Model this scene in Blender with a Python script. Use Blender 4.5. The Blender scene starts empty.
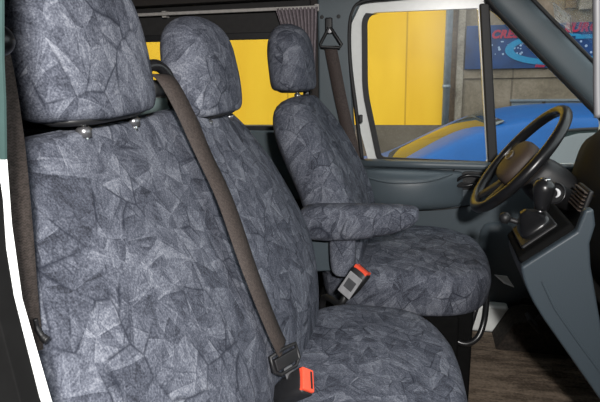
import bpy, bmesh, math, random
from mathutils import Vector, Matrix
from mathutils.bvhtree import BVHTree
random.seed(4)
SC = bpy.context.scene; COL = SC.collection; D = bpy.data
R = math.radians

# ------------------------------------------------------------------ camera
CAM = Vector((.38, -1.2, 1.13)); YAW, PITCH, ROLL, FPX = 12.7, 14.2, 1.3, 550.
def make_camera():
    y, p, r = R(YAW), R(PITCH), R(ROLL)
    fw = Vector((-math.sin(y)*math.cos(p), math.cos(y)*math.cos(p), -math.sin(p)))
    rt = Vector((math.cos(y), math.sin(y), 0)); up = rt.cross(fw)
    rt2 = rt*math.cos(r) - up*math.sin(r); up2 = up*math.cos(r) + rt*math.sin(r)
    cd = D.cameras.new('camera'); cd.sensor_width = 36; cd.sensor_fit = 'HORIZONTAL'
    cd.lens = FPX/600*36; cd.clip_start = .02
    c = D.objects.new('camera', cd); COL.objects.link(c)
    m = Matrix((rt2, up2, -fw)).transposed().to_4x4(); m.translation = CAM
    c.matrix_world = m; SC.camera = c
    return fw, rt2, up2
FW, RT, UP = make_camera()

# ------------------------------------------------------------------ light
w = D.worlds.new('overcast_sky'); SC.world = w; w.use_nodes = True
bg = w.node_tree.nodes['Background']; bg.inputs[0].default_value = (.92, .96, 1, 1); bg.inputs[1].default_value = 1.8
def area(name, loc, target, size, energy, color=(1, 1, 1)):
    l = D.lights.new(name, 'AREA'); l.shape = 'DISK'; l.size = size; l.energy = energy; l.color = color
    o = D.objects.new(name, l); COL.objects.link(o); o.location = loc
    o.rotation_euler = (Vector(target)-Vector(loc)).to_track_quat('-Z', 'Y').to_euler()
    return o
sl = D.lights.new('facade_boost_sun', 'SUN'); sl.energy = 1.6; sl.angle = R(25); sl.color = (1, .97, .92)  # added soft sun to brighten the facade, angled to miss the cab
so_ = D.objects.new('facade_boost_sun', sl); COL.objects.link(so_); so_.rotation_euler = Vector((.72, .55, -.55)).to_track_quat('-Z', 'Y').to_euler()
FLASH = area('camera_flash', CAM + UP*.16 + RT*.12 - FW*.38, CAM + FW*1.5 - UP*.05,  .08, 35, (1, .97, .94))
SC.view_settings.view_transform = 'Standard'; SC.view_settings.look = 'None'
SC.view_settings.exposure = 0; SC.view_settings.gamma = 1

# ------------------------------------------------------------------ materials
def srgb(r, g, b):
    f = lambda c: (c/255/12.92 if c/255 <= .04045 else ((c/255+.055)/1.055)**2.4)
    return (f(r), f(g), f(b), 1)
class NT:
    def __init__(s, name):
        s.m = D.materials.new(name); s.m.use_nodes = True; s.t = s.m.node_tree
        s.b = s.t.nodes['Principled BSDF']; s.out = s.t.nodes['Material Output']
    def n(s, typ, ins=None, **kw):
        nd = s.t.nodes.new('ShaderNode'+typ)
        for k, v in kw.items(): setattr(nd, k, v)
        for k, v in (ins or {}).items():
            if isinstance(v, bpy.types.NodeSocket): s.t.links.new(v, nd.inputs[k])
            else: nd.inputs[k].default_value = v
        return nd
    def math(s, op, a, b=0., c=None):
        i = {0: a, 1: b}
        if c is not None: i[2] = c
        return s.n('Math', i, operation=op).outputs[0]
    def mix(s, f, a, b, mode='MIX'):
        nd = s.n('Mix', {0: f, 6: a, 7: b}, data_type='RGBA', blend_type=mode)
        return nd.outputs[2]
    def ramp(s, f, stops):
        nd = s.n('ValToRGB', {0: f}); e = nd.color_ramp.elements
        while len(e) < len(stops): e.new(.5)
        for q, (p, c) in zip(e, stops): q.position = p; q.color = c if len(c) == 4 else (*c, 1)
        return nd.outputs[0]
    def set(s, k, v):
        if isinstance(v, bpy.types.NodeSocket): s.t.links.new(v, s.b.inputs[k])
        else: s.b.inputs[k].default_value = v
def g(v): return (v, v, v, 1)

def plain(name, col, rough=.5, metal=0., var=.12, nscale=60, bump=.0, spec=.5, coat=0.):
    t = NT(name); co = t.n('TexCoord').outputs['Object']
    nz = t.n('TexNoise', {'Vector': co, 'Scale': nscale, 'Detail': 4.}).outputs[0]
    c2 = tuple(min(1, c*(1+var)) for c in col[:3])+(1,); c1 = tuple(c*(1-var) for c in col[:3])+(1,)
    t.set('Base Color', t.ramp(nz, [(.3, c1), (.7, c2)]))
    t.set('Roughness', rough); t.set('Metallic', metal); t.set('Specular IOR Level', spec)
    if coat: t.set('Coat Weight', coat); t.set('Coat Roughness', .04)
    if bump:
        t.set('Normal', t.n('Bump', {'Height': nz, 'Strength': bump, 'Distance': .002}).outputs[0])
    return t.m

def fabric(name, k=1.):
    t = NT(name); co = t.n('TexCoord').outputs['Object']
    warp = t.n('TexNoise', {'Vector': co, 'Scale': 9., 'Detail': 2.}).outputs[1]
    p = t.n('VectorMath', {0: co, 1: t.n('VectorMath', {0: warp, 1: (-.5, -.5, -.5)}, operation='ADD').outputs[0]}, operation='ADD')
    p = t.n('VectorMath', {0: t.n('VectorMath', {0: warp, 3: .022}, operation='SCALE').outputs[0], 1: co}, operation='ADD').outputs[0]
    def layer(scale, off):
        q = t.n('Mapping', {0: p, 1: off, 3: (1, 1, .72)}).outputs[0]
        v = t.n('TexVoronoi', {'Vector': q, 'Scale': scale, 'Randomness': 1.})
        e = t.n('TexVoronoi', {'Vector': q, 'Scale': scale, 'Randomness': 1.}, feature='DISTANCE_TO_EDGE').outputs['Distance']
        sep = t.n('SeparateColor', {0: v.outputs['Color']})
        # facets and streaks fanning out from a point in each cell
        d = t.n('VectorMath', {0: q, 1: v.outputs['Position']}, operation='SUBTRACT').outputs[0]
        off2 = t.n('VectorMath', {0: t.n('VectorMath', {0: v.outputs['Color'], 1: (.5, .5, .5)}, operation='SUBTRACT').outputs[0], 3: .9/scale}, operation='SCALE').outputs[0]
        d = t.n('VectorMath', {0: d, 1: off2}, operation='SUBTRACT').outputs[0]
        pa = t.n('VectorMath', {0: d, 1: (.5, 1, 0)}, operation='DOT_PRODUCT').outputs['Value']
        pb = t.n('VectorMath', {0: d, 1: (-.7, .15, 1)}, operation='DOT_PRODUCT').outputs['Value']
        ang = t.math('DIVIDE', t.math('ARCTAN2', pa, pb), 6.28318)
        saw = t.math('FRACT', t.math('ADD', t.math('MULTIPLY', ang, 3.), sep.outputs[1]))
        grad = t.math('SUBTRACT', saw, .5)
        rad = t.n('VectorMath', {0: d}, operation='LENGTH').outputs['Value']
        st = t.n('TexNoise', {'Vector': t.n('CombineXYZ', {0: t.math('MULTIPLY', t.math('COSINE', t.math('MULTIPLY', ang, 6.28318)), 9.), 1: t.math('MULTIPLY', t.math('SINE', t.math('MULTIPLY', ang, 6.28318)), 9.), 2: t.math('ADD', t.math('MULTIPLY', rad, 45.), t.math('MULTIPLY', sep.outputs[2], 30.))}).outputs[0], 'Scale': 1., 'Detail': 3.}).outputs[0]
        return sep.outputs[0], e, grad, st
    a1, e1, g1, s1 = layer(17., (.13, .2, .4)); a2, e2, g2, s2 = layer(30., (.7, .1, .9))
    nz = t.n('TexNoise', {'Vector': co, 'Scale': 14., 'Detail': 3.}).outputs[0]
    # tone: cells + gradients + streaks
    tone = t.math('MULTIPLY', t.math('SUBTRACT', a1, .5), .20)
    tone = t.math('ADD', tone, t.math('MULTIPLY', t.math('SUBTRACT', a2, .5), .16))
    tone = t.math('ADD', tone, t.math('MULTIPLY', g1, .26))
    tone = t.math('ADD', tone, t.math('MULTIPLY', g2, .16))
    tone = t.math('ADD', tone, t.math('MULTIPLY', t.math('SUBTRACT', s1, .5), .6))
    tone = t.math('ADD', tone, t.math('MULTIPLY', t.math('SUBTRACT', s2, .5), .4))
    fine = t.n('TexNoise', {'Vector': t.n('Mapping', {0: co, 3: (420, 420, 420)}).outputs[0], 'Scale': 1., 'Detail': 2.}).outputs[0]
    tone = t.math('ADD', tone, t.math('MULTIPLY', t.math('SUBTRACT', fine, .5), .95))
    tone = t.math('ADD', t.math('MULTIPLY', tone, 1.05), .52)
    base = t.ramp(tone, [(0., (.030*k, .033*k, .044*k)), (.35, (.094*k, .103*k, .134*k)), (.62, (.178*k, .192*k, .238*k)), (1., (.38*k, .40*k, .46*k))])
    # veins with blotches where facets meet
    def vein(e, wdt, lo):
        m = t.n('MapRange', {0: e, 1: 0., 2: wdt, 3: 1., 4: 0.}).outputs[0]
        k2 = t.n('MapRange', {0: nz, 1: lo, 2: lo+.12, 3: 0., 4: 1.}).outputs[0]
        return t.math('MULTIPLY', m, k2)
    vv = t.math('MAXIMUM', vein(e1, .035, .46), t.math('MULTIPLY', vein(e2, .04, .54), .8))
    base = t.mix(t.math('MULTIPLY', vv, .8), base, (.018*k, .022*k, .036*k, 1))
    t.set('Base Color', base); t.set('Roughness', .9); t.set('Specular IOR Level', .15)
    
    ht = t.math('ADD', fine, t.math('MULTIPLY', nz, 3.))
    t.set('Normal', t.n('Bump', {'Height': ht, 'Strength': .35, 'Distance': .0015}).outputs[0])
    return t.m

def webbing(name, col):
    t = NT(name); uv = t.n('UVMap').outputs[0]
    sp = t.n('SeparateXYZ', {0: uv})
    u, v = sp.outputs[0], sp.outputs[1]
    a = t.math('SINE', t.math('MULTIPLY', t.math('ADD', t.math('MULTIPLY', t.math('ABSOLUTE', t.math('SUBTRACT', t.math('FRACT', t.math('MULTIPLY', u, 6.)), .5)), .003), v), 2400.))
    nz = t.n('TexNoise', {'Vector': t.n('TexCoord').outputs['Object'], 'Scale': 300., 'Detail': 2.}).outputs[0]
    f = t.math('ADD', t.math('MULTIPLY', a, .12), nz)
    c1 = tuple(c*.55 for c in col[:3])+(1,); c2 = tuple(c*1.35 for c in col[:3])+(1,)
    t.set('Base Color', t.ramp(f, [(.25, c1), (.8, c2)])); t.set('Roughness', .75); t.set('Specular IOR Level', .3)
    t.set('Normal', t.n('Bump', {'Height': f, 'Strength': .3, 'Distance': .001}).outputs[0])
    return t.m

def glass(name, tint=(.93, .96, .95), refl=1.):
    t = NT(name); t.t.nodes.remove(t.b)
    tr = t.n('BsdfTransparent', {0: (*tint, 1)}).outputs[0]
    gl = t.n('BsdfGlossy', {0: (1, 1, 1, 1), 'Roughness': .30}).outputs[0]
    fr = t.math('MULTIPLY', t.n('Fresnel', {0: 1.3}).outputs[0], refl*.22)
    mx = t.n('MixShader', {0: fr, 1: tr, 2: gl}).outputs[0]
    t.t.links.new(mx, t.out.inputs[0]); return t.m

def sticker(name):
    t = NT(name); t.t.nodes.remove(t.b); co = t.n('TexCoord').outputs['Object']
    nz = t.n('TexNoise', {'Vector': co, 'Scale': 45., 'Detail': 3.}).outputs[0]
    df = t.n('BsdfTranslucent', {0: (.75, .73, .70, 1)}).outputs[0]; d2 = t.n('BsdfDiffuse', {0: (.75, .73, .70, 1)}).outputs[0]
    ad = t.n('MixShader', {0: .5, 1: df, 2: d2}).outputs[0]
    tr = t.n('BsdfTransparent', {0: (1, 1, 1, 1)}).outputs[0]
    f = t.n('MapRange', {0: nz, 1: .35, 2: .65, 3: .15, 4: .6}).outputs[0]
    t.t.links.new(t.n('MixShader', {0: f, 1: tr, 2: ad}).outputs[0], t.out.inputs[0]); return t.m
def mat_floor():
    t = NT('dirty_mat'); co = t.n('TexCoord').outputs['Object']
    a = t.n('TexNoise', {'Vector': t.n('Mapping', {0: co, 3: (7, 38, 10)}).outputs[0], 'Scale': 1., 'Detail': 8., 'Roughness': .7, 'Distortion': .6}).outputs[0]
    b = t.n('TexNoise', {'Vector': co, 'Scale': 130., 'Detail': 3.}).outputs[0]
    c = t.n('TexNoise', {'Vector': co, 'Scale': 6., 'Detail': 3.}).outputs[0]
    f = t.math('ADD', t.math('MULTIPLY', a, .75), t.math('ADD', t.math('MULTIPLY', b, .3), t.math('MULTIPLY', c, .35)))
    t.set('Base Color', t.ramp(f, [(.45, (.018, .013, .010)), (.63, (.085, .063, .045)), (.85, (.26, .20, .15))]))
    t.set('Roughness', .8); t.set('Specular IOR Level', .3)
    t.set('Normal', t.n('Bump', {'Height': f, 'Strength': .5, 'Distance': .004}).outputs[0]); return t.m

def mat_yellow():
    t = NT('yellow_render'); co = t.n('TexCoord').outputs['Object']
    nz = t.n('TexNoise', {'Vector': t.n('Mapping', {0: co, 3: (3, 1, .8)}).outputs[0], 'Scale': 1.2, 'Detail': 5.}).outputs[0]
    n2 = t.n('TexNoise', {'Vector': co, 'Scale': 60., 'Detail': 3.}).outputs[0]
    f = t.math('ADD', t.math('MULTIPLY', nz, .8), t.math('MULTIPLY', n2, .2))
    base = t.ramp(f, [(.3, (.80, .43, .006)), (.7, (.92, .54, .02))])
    x = t.n('SeparateXYZ', {0: co}).outputs[0]
    seam = t.math('LESS_THAN', t.math('FRACT', t.math('MULTIPLY', t.math('ADD', x, 15.55), .7)), .014)
    t.set('Base Color', t.mix(t.math('MULTIPLY', seam, .55), base, (.35, .17, .0, 1)))
    t.set('Roughness', .75); return t.m

def mat_stone(name, c1, c2, c3, joints=True):
    t = NT(name); co = t.n('TexCoord').outputs['Object']
    nz = t.n('TexNoise', {'Vector': co, 'Scale': 2.6, 'Detail': 8., 'Roughness': .65, 'Distortion': .4}).outputs[0]
    n2 = t.n('TexNoise', {'Vector': co, 'Scale': 45., 'Detail': 3.}).outputs[0]
    f = t.math('ADD', t.math('MULTIPLY', nz, .8), t.math('MULTIPLY', n2, .25))
    base = t.ramp(f, [(.35, c1), (.52, c2), (.7, c3)])
    if joints:
        sp = t.n('SeparateXYZ', {0: co})
        jx = t.math('LESS_THAN', t.math('FRACT', t.math('DIVIDE', t.math('ADD', sp.outputs[0], 8.66), 1.0)), .022)
        base = t.mix(t.math('MULTIPLY', jx, .6), base, (.06, .045, .03, 1))
    t.set('Base Color', base); t.set('Roughness', .9)
    t.set('Normal', t.n('Bump', {'Height': f, 'Strength': .4, 'Distance': .02}).outputs[0]); return t.m

M = dict(
    fabric=fabric('patterned_seat_fabric', .62),
    black=plain('black_plastic', (.011, .011, .012), .5),
    blackgloss=plain('black_gloss', (.010, .010, .011), .3),
    rubber=plain('black_rubber', (.011, .011, .012), .6),
    dash=plain('dash_plastic', (.008, .0075, .007), .8, spec=.2, bump=.3, nscale=300),
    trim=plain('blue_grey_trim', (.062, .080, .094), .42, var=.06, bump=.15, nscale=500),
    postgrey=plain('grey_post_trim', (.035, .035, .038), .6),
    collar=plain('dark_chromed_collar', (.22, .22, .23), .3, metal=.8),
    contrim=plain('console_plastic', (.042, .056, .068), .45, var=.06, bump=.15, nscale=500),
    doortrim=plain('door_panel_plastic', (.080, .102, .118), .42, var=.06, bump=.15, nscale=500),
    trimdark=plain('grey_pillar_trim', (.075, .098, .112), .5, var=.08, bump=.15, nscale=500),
    liner=plain('dark_headliner', (.035, .030, .028), .95, nscale=200, bump=.4),
    linerlt=plain('grey_headliner', (.16, .145, .13), .95, nscale=200, bump=.3),
    body=plain('dark_body_lining', (.022, .021, .021), .8),
    white=plain('white_body_paint', (.80, .82, .80), .3, var=.03, coat=.4),
    flangeshade=plain('shaded_white_flange', (.030, .055, .052), .5),  # white flange paint coloured as it looks in shade
    teal=plain('pale_teal_paint', (.38, .50, .50), .22, var=.04, coat=.6),
    chrome=plain('chrome', (.7, .7, .7), .2, metal=1., var=.03),
    steel=plain('dull_steel', (.32, .32, .33), .4, metal=.8),
    red=plain('red_plastic', (.80, .085, .04), .4, var=.05),
    buckgrey=plain('grey_buckle_plastic', (.26, .26, .27), .45),
    buckdark=plain('dark_label', (.05, .05, .055), .6),
    hub=plain('brown_wheel_pad', (.062, .043, .033), .6, bump=.2, nscale=300),
    carpet=plain('dark_brown_carpet', (.022, .016, .012), .95, nscale=90, var=.7, bump=.5),
    paper=plain('white_paper', (.75, .76, .78), .7, var=.05),
    belt=webbing('brown_grey_webbing', (.048, .038, .034)),
    beltpale=webbing('brown_grey_webbing_worn', (.085, .068, .060)),
    beltdark=webbing('dark_webbing', (.065, .050, .046)),
    curtain=plain('grey_pleated_cloth', (.20, .17, .185), .95, nscale=90, var=.2),
    rail=plain('grey_rail', (.42, .40, .38), .6),
    glass=glass('window_glass'),
    seal=plain('matt_black_seal', (.006, .006, .006), .9, spec=.05),
    lightblock=plain('dark_light_block', (.07, .06, .055), .9),  # dark tone for the added unseen wall
    mat=mat_floor(),
    yellow=mat_yellow(),
    plinth=mat_stone('grey_plinth', (.10, .078, .055, 1), (.135, .108, .08, 1), (.18, .15, .115, 1), False),
    stone=mat_stone('stone_wall', (.11, .086, .06, 1), (.17, .135, .095, 1), (.25, .20, .15, 1)),
    brown=mat_stone('brown_masonry', (.05, .03, .02, 1), (.13, .085, .05, 1), (.24, .17, .11, 1), False),
    peel=mat_stone('peeling_plaster', (.10, .075, .05, 1), (.26, .22, .17, 1), (.40, .36, .30, 1), False),
    pipe=plain('grey_zinc_pipe', (.19, .22, .24), .45, metal=.3, var=.2, nscale=15),
    signblue=plain('sign_blue', (.002, .03, .11), .4, var=.35, nscale=5),
    signcyan=plain('sign_cyan', (.01, .19, .36), .4, var=.1),
    signred=plain('sign_red', (.30, .015, .05), .4),
    signdot=plain('sign_dots', (.25, .35, .5), .4),
    boxgrey=plain('blue_grey_box', (.14, .165, .19), .6),
    carblue=plain('blue_car_paint', (.002, .075, .26), .4, var=.05, spec=.25, coat=.12),
    carglass=plain('dark_car_glass', (.02, .03, .03), .03, var=.02, spec=1.),
    asphalt=plain('asphalt', (.09, .09, .088), .85, nscale=80, var=.3),
    sticker=sticker('clear_sticker'),
)
M['carglass'].node_tree.nodes['Principled BSDF'].inputs['IOR'].default_value = 1.7

# ------------------------------------------------------------------ helpers
def tag(o, label=None, cat=None, group=None, kind=None):
    for k, v in (('label', label), ('category', cat), ('group', group), ('kind', kind)):
        if v: o[k] = v
    return o
def empty(name, loc=(0, 0, 0)):
    o = D.objects.new(name, None); COL.objects.link(o); o.location = loc; o.empty_display_size = .05; return o
def link(name, bm, mat, parent=None, smooth=True, bevel=0., sub=0, loc=None, auto=None, seg=2):
    bmesh.ops.recalc_face_normals(bm, faces=bm.faces)
    me = D.meshes.new(name); bm.to_mesh(me); bm.free()
    if smooth and not bevel and not sub and len(me.polygons) < 14: smooth = False
    for p in me.polygons: p.use_smooth = smooth
    me.materials.append(M[mat] if isinstance(mat, str) else mat)
    o = D.objects.new(name, me); COL.objects.link(o)
    if parent:
        o.parent = parent
        pl = Vector((0, 0, 0)); q = parent
        while q: pl += q.location; q = q.parent
        o.location = -pl   # vertices are given in world metres
    if bevel:
        b = o.modifiers.new('bevel', 'BEVEL'); b.width = bevel; b.segments = seg; b.limit_method = 'ANGLE'; b.angle_limit = R(35)
        if smooth: wn = o.modifiers.new('wn', 'WEIGHTED_NORMAL')
    if sub:
        s = o.modifiers.new('sub', 'SUBSURF'); s.levels = s.render_levels = sub
    return o
def struct(o): o['kind'] = 'structure'; return o
def bm_box(bm, lo, hi, mtx=None):
    vs = [bm.verts.new((x, y, z)) for x in (lo[0], hi[0]) for y in (lo[1], hi[1]) for z in (lo[2], hi[2])]
    for f in ((0, 1, 3, 2), (4, 6, 7, 5), (0, 4, 5, 1), (2, 3, 7, 6), (0, 2, 6, 4), (1, 5, 7, 3)):
        bm.faces.new([vs[i] for i in f])
    if mtx: bmesh.ops.transform(bm, matrix=mtx, verts=vs)
    return bm
def box(name, lo, hi, mat, parent=None, bevel=.002, mtx=None, **k):
    return link(name, bm_box(bmesh.new(), lo, hi, mtx), mat, parent, bevel=bevel, **k)
def fan_cap(bm, ring, flip=False):
    c = sum((v.co for v in ring), Vector())/len(ring); cv = bm.verts.new(c)
    for i in range(len(ring)):
        a, b = ring[i], ring[(i+1) % len(ring)]; bm.faces.new((a, b, cv))
def bm_rings(bm, rings, cap=True):
    R_ = [[bm.verts.new(p) for p in r] for r in rings]
    for a, b in zip(R_[:-1], R_[1:]):
        n = len(a)
        for i in range(n): bm.faces.new((a[i], a[(i+1) % n], b[(i+1) % n], b[i]))
    if cap: fan_cap(bm, R_[0]); fan_cap(bm, R_[-1])
    return bm
def se(t, e):
    c, s = math.cos(t), math.sin(t)
    return (math.copysign(abs(c)**(2/e), c), math.copysign(abs(s)**(2/e), s))
def ring(c, u, v, e=2.5, n=28):
    c, u, v = Vector(c), Vector(u), Vector(v)
    return [c+u*a+v*b for a, b in (se(2*math.pi*i/n, e) for i in range(n))]
def tube(bm, pts, r, n=10, closed=False):
    pts = [Vector(p) for p in pts]; rings = []; m = len(pts)
    prev = None
    for i, p in enumerate(pts):
        if closed: tg = pts[(i+1) % m]-pts[i-1]
        else: tg = pts[min(i+1, m-1)]-pts[max(i-1, 0)]
        tg.normalize()
        if prev is None:
            a = Vector((0, 0, 1)) if abs(tg.z) < .9 else Vector((1, 0, 0)); u = tg.cross(a).normalized()
        else: u = (prev-tg*prev.dot(tg)).normalized()
        prev = u; v = tg.cross(u); rr = r[i] if isinstance(r, (list, tuple)) else r
        rings.append([p+(u*math.cos(2*math.pi*k/n)+v*math.sin(2*math.pi*k/n))*rr for k in range(n)])
    if closed:
        V = [[bm.verts.new(q) for q in rg] for rg in rings]
        for i in range(m):
            a, b = V[i], V[(i+1) % m]
            for k in range(n): bm.faces.new((a[k], a[(k+1) % n], b[(k+1) % n], b[k]))
        return bm
    return bm_rings(bm, rings)
def catmull(P, k=8):
    P = [Vector(p) for p in P]; out = []
    for i in range(len(P)-1):
        p0, p1, p2, p3 = P[max(i-1, 0)], P[i], P[i+1], P[min(i+2, len(P)-1)]
        for j in range(k):
            t = j/k
            out.append(.5*((2*p1)+(p2-p0)*t+(2*p0-5*p1+4*p2-p3)*t*t+(3*p1-p0-3*p2+p3)*t**3))
    out.append(P[-1]); return out
def cyl(bm, c, axis, r, h, n=24, r2=None):
    c, a = Vector(c), Vector(axis).normalized(); q = a.to_track_quat('Z', 'Y')
    u, v = q @ Vector((1, 0, 0)), q @ Vector((0, 1, 0)); r2 = r if r2 is None else r2
    return bm_rings(bm, [ring(c-a*h/2, u*r, v*r, 2, n), ring(c+a*h/2, u*r2, v*r2, 2, n)])
def lathe(bm, c, axis, prof, n=24):
    c, a = Vector(c), Vector(axis).normalized(); q = a.to_track_quat('Z', 'Y')
    u, v = q @ Vector((1, 0, 0)), q @ Vector((0, 1, 0))
    return bm_rings(bm, [ring(c+a*h, u*r, v*r, 2, n) for r, h in prof])
def ribbon(name, pts, wv, width, mat, parent=None, th=.0016):
    """woven strap: pts centre line, wv width vectors (one, or one per point)"""
    bm = bmesh.new(); uvl = bm.loops.layers.uv.new('UVMap'); n = len(pts); pts = [Vector(p) for p in pts]
    W = [Vector(x).normalized() for x in (wv if isinstance(wv, list) else [wv]*n)]
    L = [0]; rows = []
    for i in range(1, n): L.append(L[-1]+(pts[i]-pts[i-1]).length)
    for i in range(n):
        tg = (pts[min(i+1, n-1)]-pts[max(i-1, 0)]).normalized(); ww = (W[i]-tg*W[i].dot(tg)).normalized(); nn = tg.cross(ww)
        rows.append([bm.verts.new(pts[i]+ww*width*a+nn*th*b) for a, b in ((-.5, -.5), (0, -.5), (.5, -.5), (.5, .5), (0, .5), (-.5, .5))])
    us = [0, .5, 1, 1, .5, 0]
    for i in range(n-1):
        for k in range(6):
            k2 = (k+1) % 6; f = bm.faces.new((rows[i][k], rows[i][k2], rows[i+1][k2], rows[i+1][k]))
            for l, (u_, v_) in zip(f.loops, ((us[k], L[i]), (us[k2], L[i]), (us[k2], L[i+1]), (us[k], L[i+1]))): l[uvl].uv = (u_, v_)
    bm.faces.new(rows[0]); bm.faces.new(rows[-1])
    return link(name, bm, mat, parent)
def plate(name, outline, holes, y0, y1, mat, parent=None, bevel=.003, smooth=True, **k):
    """XZ outline (with holes) extruded along Y"""
    bm = bmesh.new(); es = []
    for loop in [outline]+list(holes):
        vs = [bm.verts.new((x, y0, z)) for x, z in loop]
        es += [bm.edges.new((vs[i], vs[(i+1) % len(vs)])) for i in range(len(vs))]
    bmesh.ops.triangle_fill(bm, use_beauty=True, use_dissolve=False, edges=es)
    r = bmesh.ops.extrude_face_region(bm, geom=bm.faces[:])
    bmesh.ops.translate(bm, vec=(0, y1-y0, 0), verts=[v for v in r['geom'] if isinstance(v, bmesh.types.BMVert)])
    bmesh.ops.dissolve_limit(bm, angle_limit=.01, verts=bm.verts, edges=bm.edges)
    return link(name, bm, mat, parent, smooth=smooth, bevel=bevel, **k)
def rounded(pts, r, k=5):
    """round polygon corners; r single or per corner"""
    out = []; n = len(pts)
    for i, p in enumerate(pts):
        p = Vector(p); a = Vector(pts[i-1])-p; b = Vector(pts[(i+1) % n])-p
        rr = r[i] if isinstance(r, (list, tuple)) else r; rr = min(rr, a.length*.45, b.length*.45)
        if rr <= 0: out.append(tuple(p)); continue
        s, e = p+a.normalized()*rr, p+b.normalized()*rr
        for j in range(k+1):
            t = j/k; q = s*(1-t)**2+p*2*t*(1-t)+e*t*t; out.append((q.x, q.y))
    return out
def inset(poly, d):
    """shift a closed XZ polygon inward by d (rough)"""
    n = len(poly); out = []; area2 = sum(poly[i][0]*poly[(i+1) % n][1]-poly[(i+1) % n][0]*poly[i][1] for i in range(n))
    s = 1 if area2 > 0 else -1
    for i in range(n):
        a, p, b = Vector(poly[i-1]), Vector(poly[i]), Vector(poly[(i+1) % n])
        t = (b-a).normalized(); nrm = Vector((-t.y, t.x))*s; out.append(tuple(p+nrm*d))
    return out

# ------------------------------------------------------------------ the van's shell
FZ = .12
struct(box('floor', (-2.3, -.92, FZ-.06), (1.35, .92, FZ), 'body', bevel=0))
struct(box('ceiling', (-2.3, -.92, 1.385), (.86, .95, 1.42), 'linerlt', bevel=0))
struct(box('wall_back', (-2.36, -.95, FZ), (-2.3, .95, 1.42), 'body', bevel=0))
struct(box('wall_front', (1.3, -.92, FZ), (1.36, .95, .95), 'body', bevel=0))
# left side behind the driver's door, with the long side window
WIN = rounded([(-1.12, .875), (-.045, .875), (-.045, 1.228), (-1.12, 1.236)], .04)
struct(plate('wall_left', [(-2.3, FZ), (.0, FZ), (.0, 1.385), (-2.3, 1.385)], [WIN], .89, .93, 'body'))
struct(plate('wall_right', [(-2.3, FZ), (.02, FZ), (.04, .85), (.075, 1.15), (.06, 1.42), (-2.3, 1.42)], [], -.95, -.90, 'body'))
struct(box('wall_left_sill', (-2.2, .86, .60), (-.02, .89, .872), 'trimdark', bevel=.01)).name = 'trim_1'
wr = struct(empty('window_1', (-.8, .9, .87)))
plate('window_seal', inset(WIN, -.012), [inset(WIN, .014)], .883, .90, 'rubber', wr)
plate('glass', WIN, [], .905, .909, 'glass', wr, bevel=0, smooth=False)
# dark lining band above the window
struct(plate('trim_2', [(-2.25, 1.335), (-.02, 1.35), (-.02, 1.385), (-2.25, 1.385)], [], .80, .89, 'liner'))
# B-pillar of the driver's side
struct(plate('trim_3', rounded([(-.005, .45), (.17, .45), (.135, .8), (.113, 1.12), (.112, 1.25), (.15, 1.325), (.16, 1.385), (-.005, 1.385)], .015), [], .862, .895, 'trimdark', bevel=.008))
bm = bmesh.new(); bm_box(bm, (-.03, .855, .80), (-.004, .895, 1.385)); struct(link('trim_4', bm, 'liner', bevel=.006))
# small round holes in the pillar
for i, (x, z) in enumerate(((.012, 1.285), (.073, 1.285))):
    bm = bmesh.new(); cyl(bm, (x, .861, z), (0, 1, 0), .007, .004, 16); o = link('trim_5', bm, 'rubber', bevel=.001); struct(o)

# driver's door ------------------------------------------------------
door = struct(empty('door_1', (.5, .9, .1)))
OUT = rounded([(.185, .735), (.112, 1.0), (.094, 1.12), (.096, 1.345), (.60, 1.326), (1.03, .93), (1.03, .735)], [.01, .05, .08, .07, .04, .02, .01], 8)
GL = rounded([(.226, .764), (.170, 1.02), (.166, 1.297), (.556, 1.297), (.618, .752)], [.02, .05, .045, .008, .01], 8)
QG = rounded([(.588, 1.296), (.617, 1.276), (.99, .905), (.99, .75), (.652, .752)], [.01, .01, .02, .02, .01])
plate('window_frame', OUT, [GL, QG], .905, .935, 'white', door, bevel=.004)
G1 = inset(GL, -.012)
plate('window_seal', inset(GL, -.014), [inset(GL, .006)], .893, .906, 'rubber', door, bevel=.004)
plate('quarter_window_seal', inset(QG, -.018), [inset(QG, .002)], .885, .906, 'rubber', door, bevel=.004)
plate('division_bar', [(.558, 1.31), (.590, 1.31), (.652, .745), (.620, .745)], [], .875, .90, 'rubber', door, bevel=.005)
plate('glass', GL, [], .912, .916, 'glass', door, bevel=0, smooth=False)
plate('quarter_glass', QG, [], .912, .916, 'glass', door, bevel=0, smooth=False)
# rubber seal of the opening
SEAL = catmull([(.16, .76, 0), (.136, .95, 0), (.116, 1.1, 0), (.110, 1.22, 0), (.120, 1.295, 0), (.155, 1.332, 0), (.26, 1.34, 0), (.42, 1.345, 0), (.57, 1.35, 0)], 6)
bm = bmesh.new(); tube(bm, [(p.x, .868, p.y) for p in SEAL], .008, 10); struct(link('trim_6', bm, 'rubber'))
bm = bmesh.new(); bm_rings(bm, [ring((x, .87, 1.375), (0, .05, 0), (0, 0, .03), 3, 20) for x in (.1, .4, .62, .74)]); struct(link('trim_7', bm, 'linerlt'))
# door panel
plate('door_panel', rounded([(.12, .13), (1.15, .13), (1.15, .70), (1.0, .745), (.2, .762), (.12, .75)], .03), [], .872, .905, 'doortrim', door, bevel=.008)
bm = bmesh.new(); bm_rings(bm, [ring((x, .872, .752-.012*(x-.2)), (0, .024, 0), (0, 0, .014), 3, 20) for x in (.15, .4, .7, 1.0)]); link('sill_trim', bm, 'doortrim', door)
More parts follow.
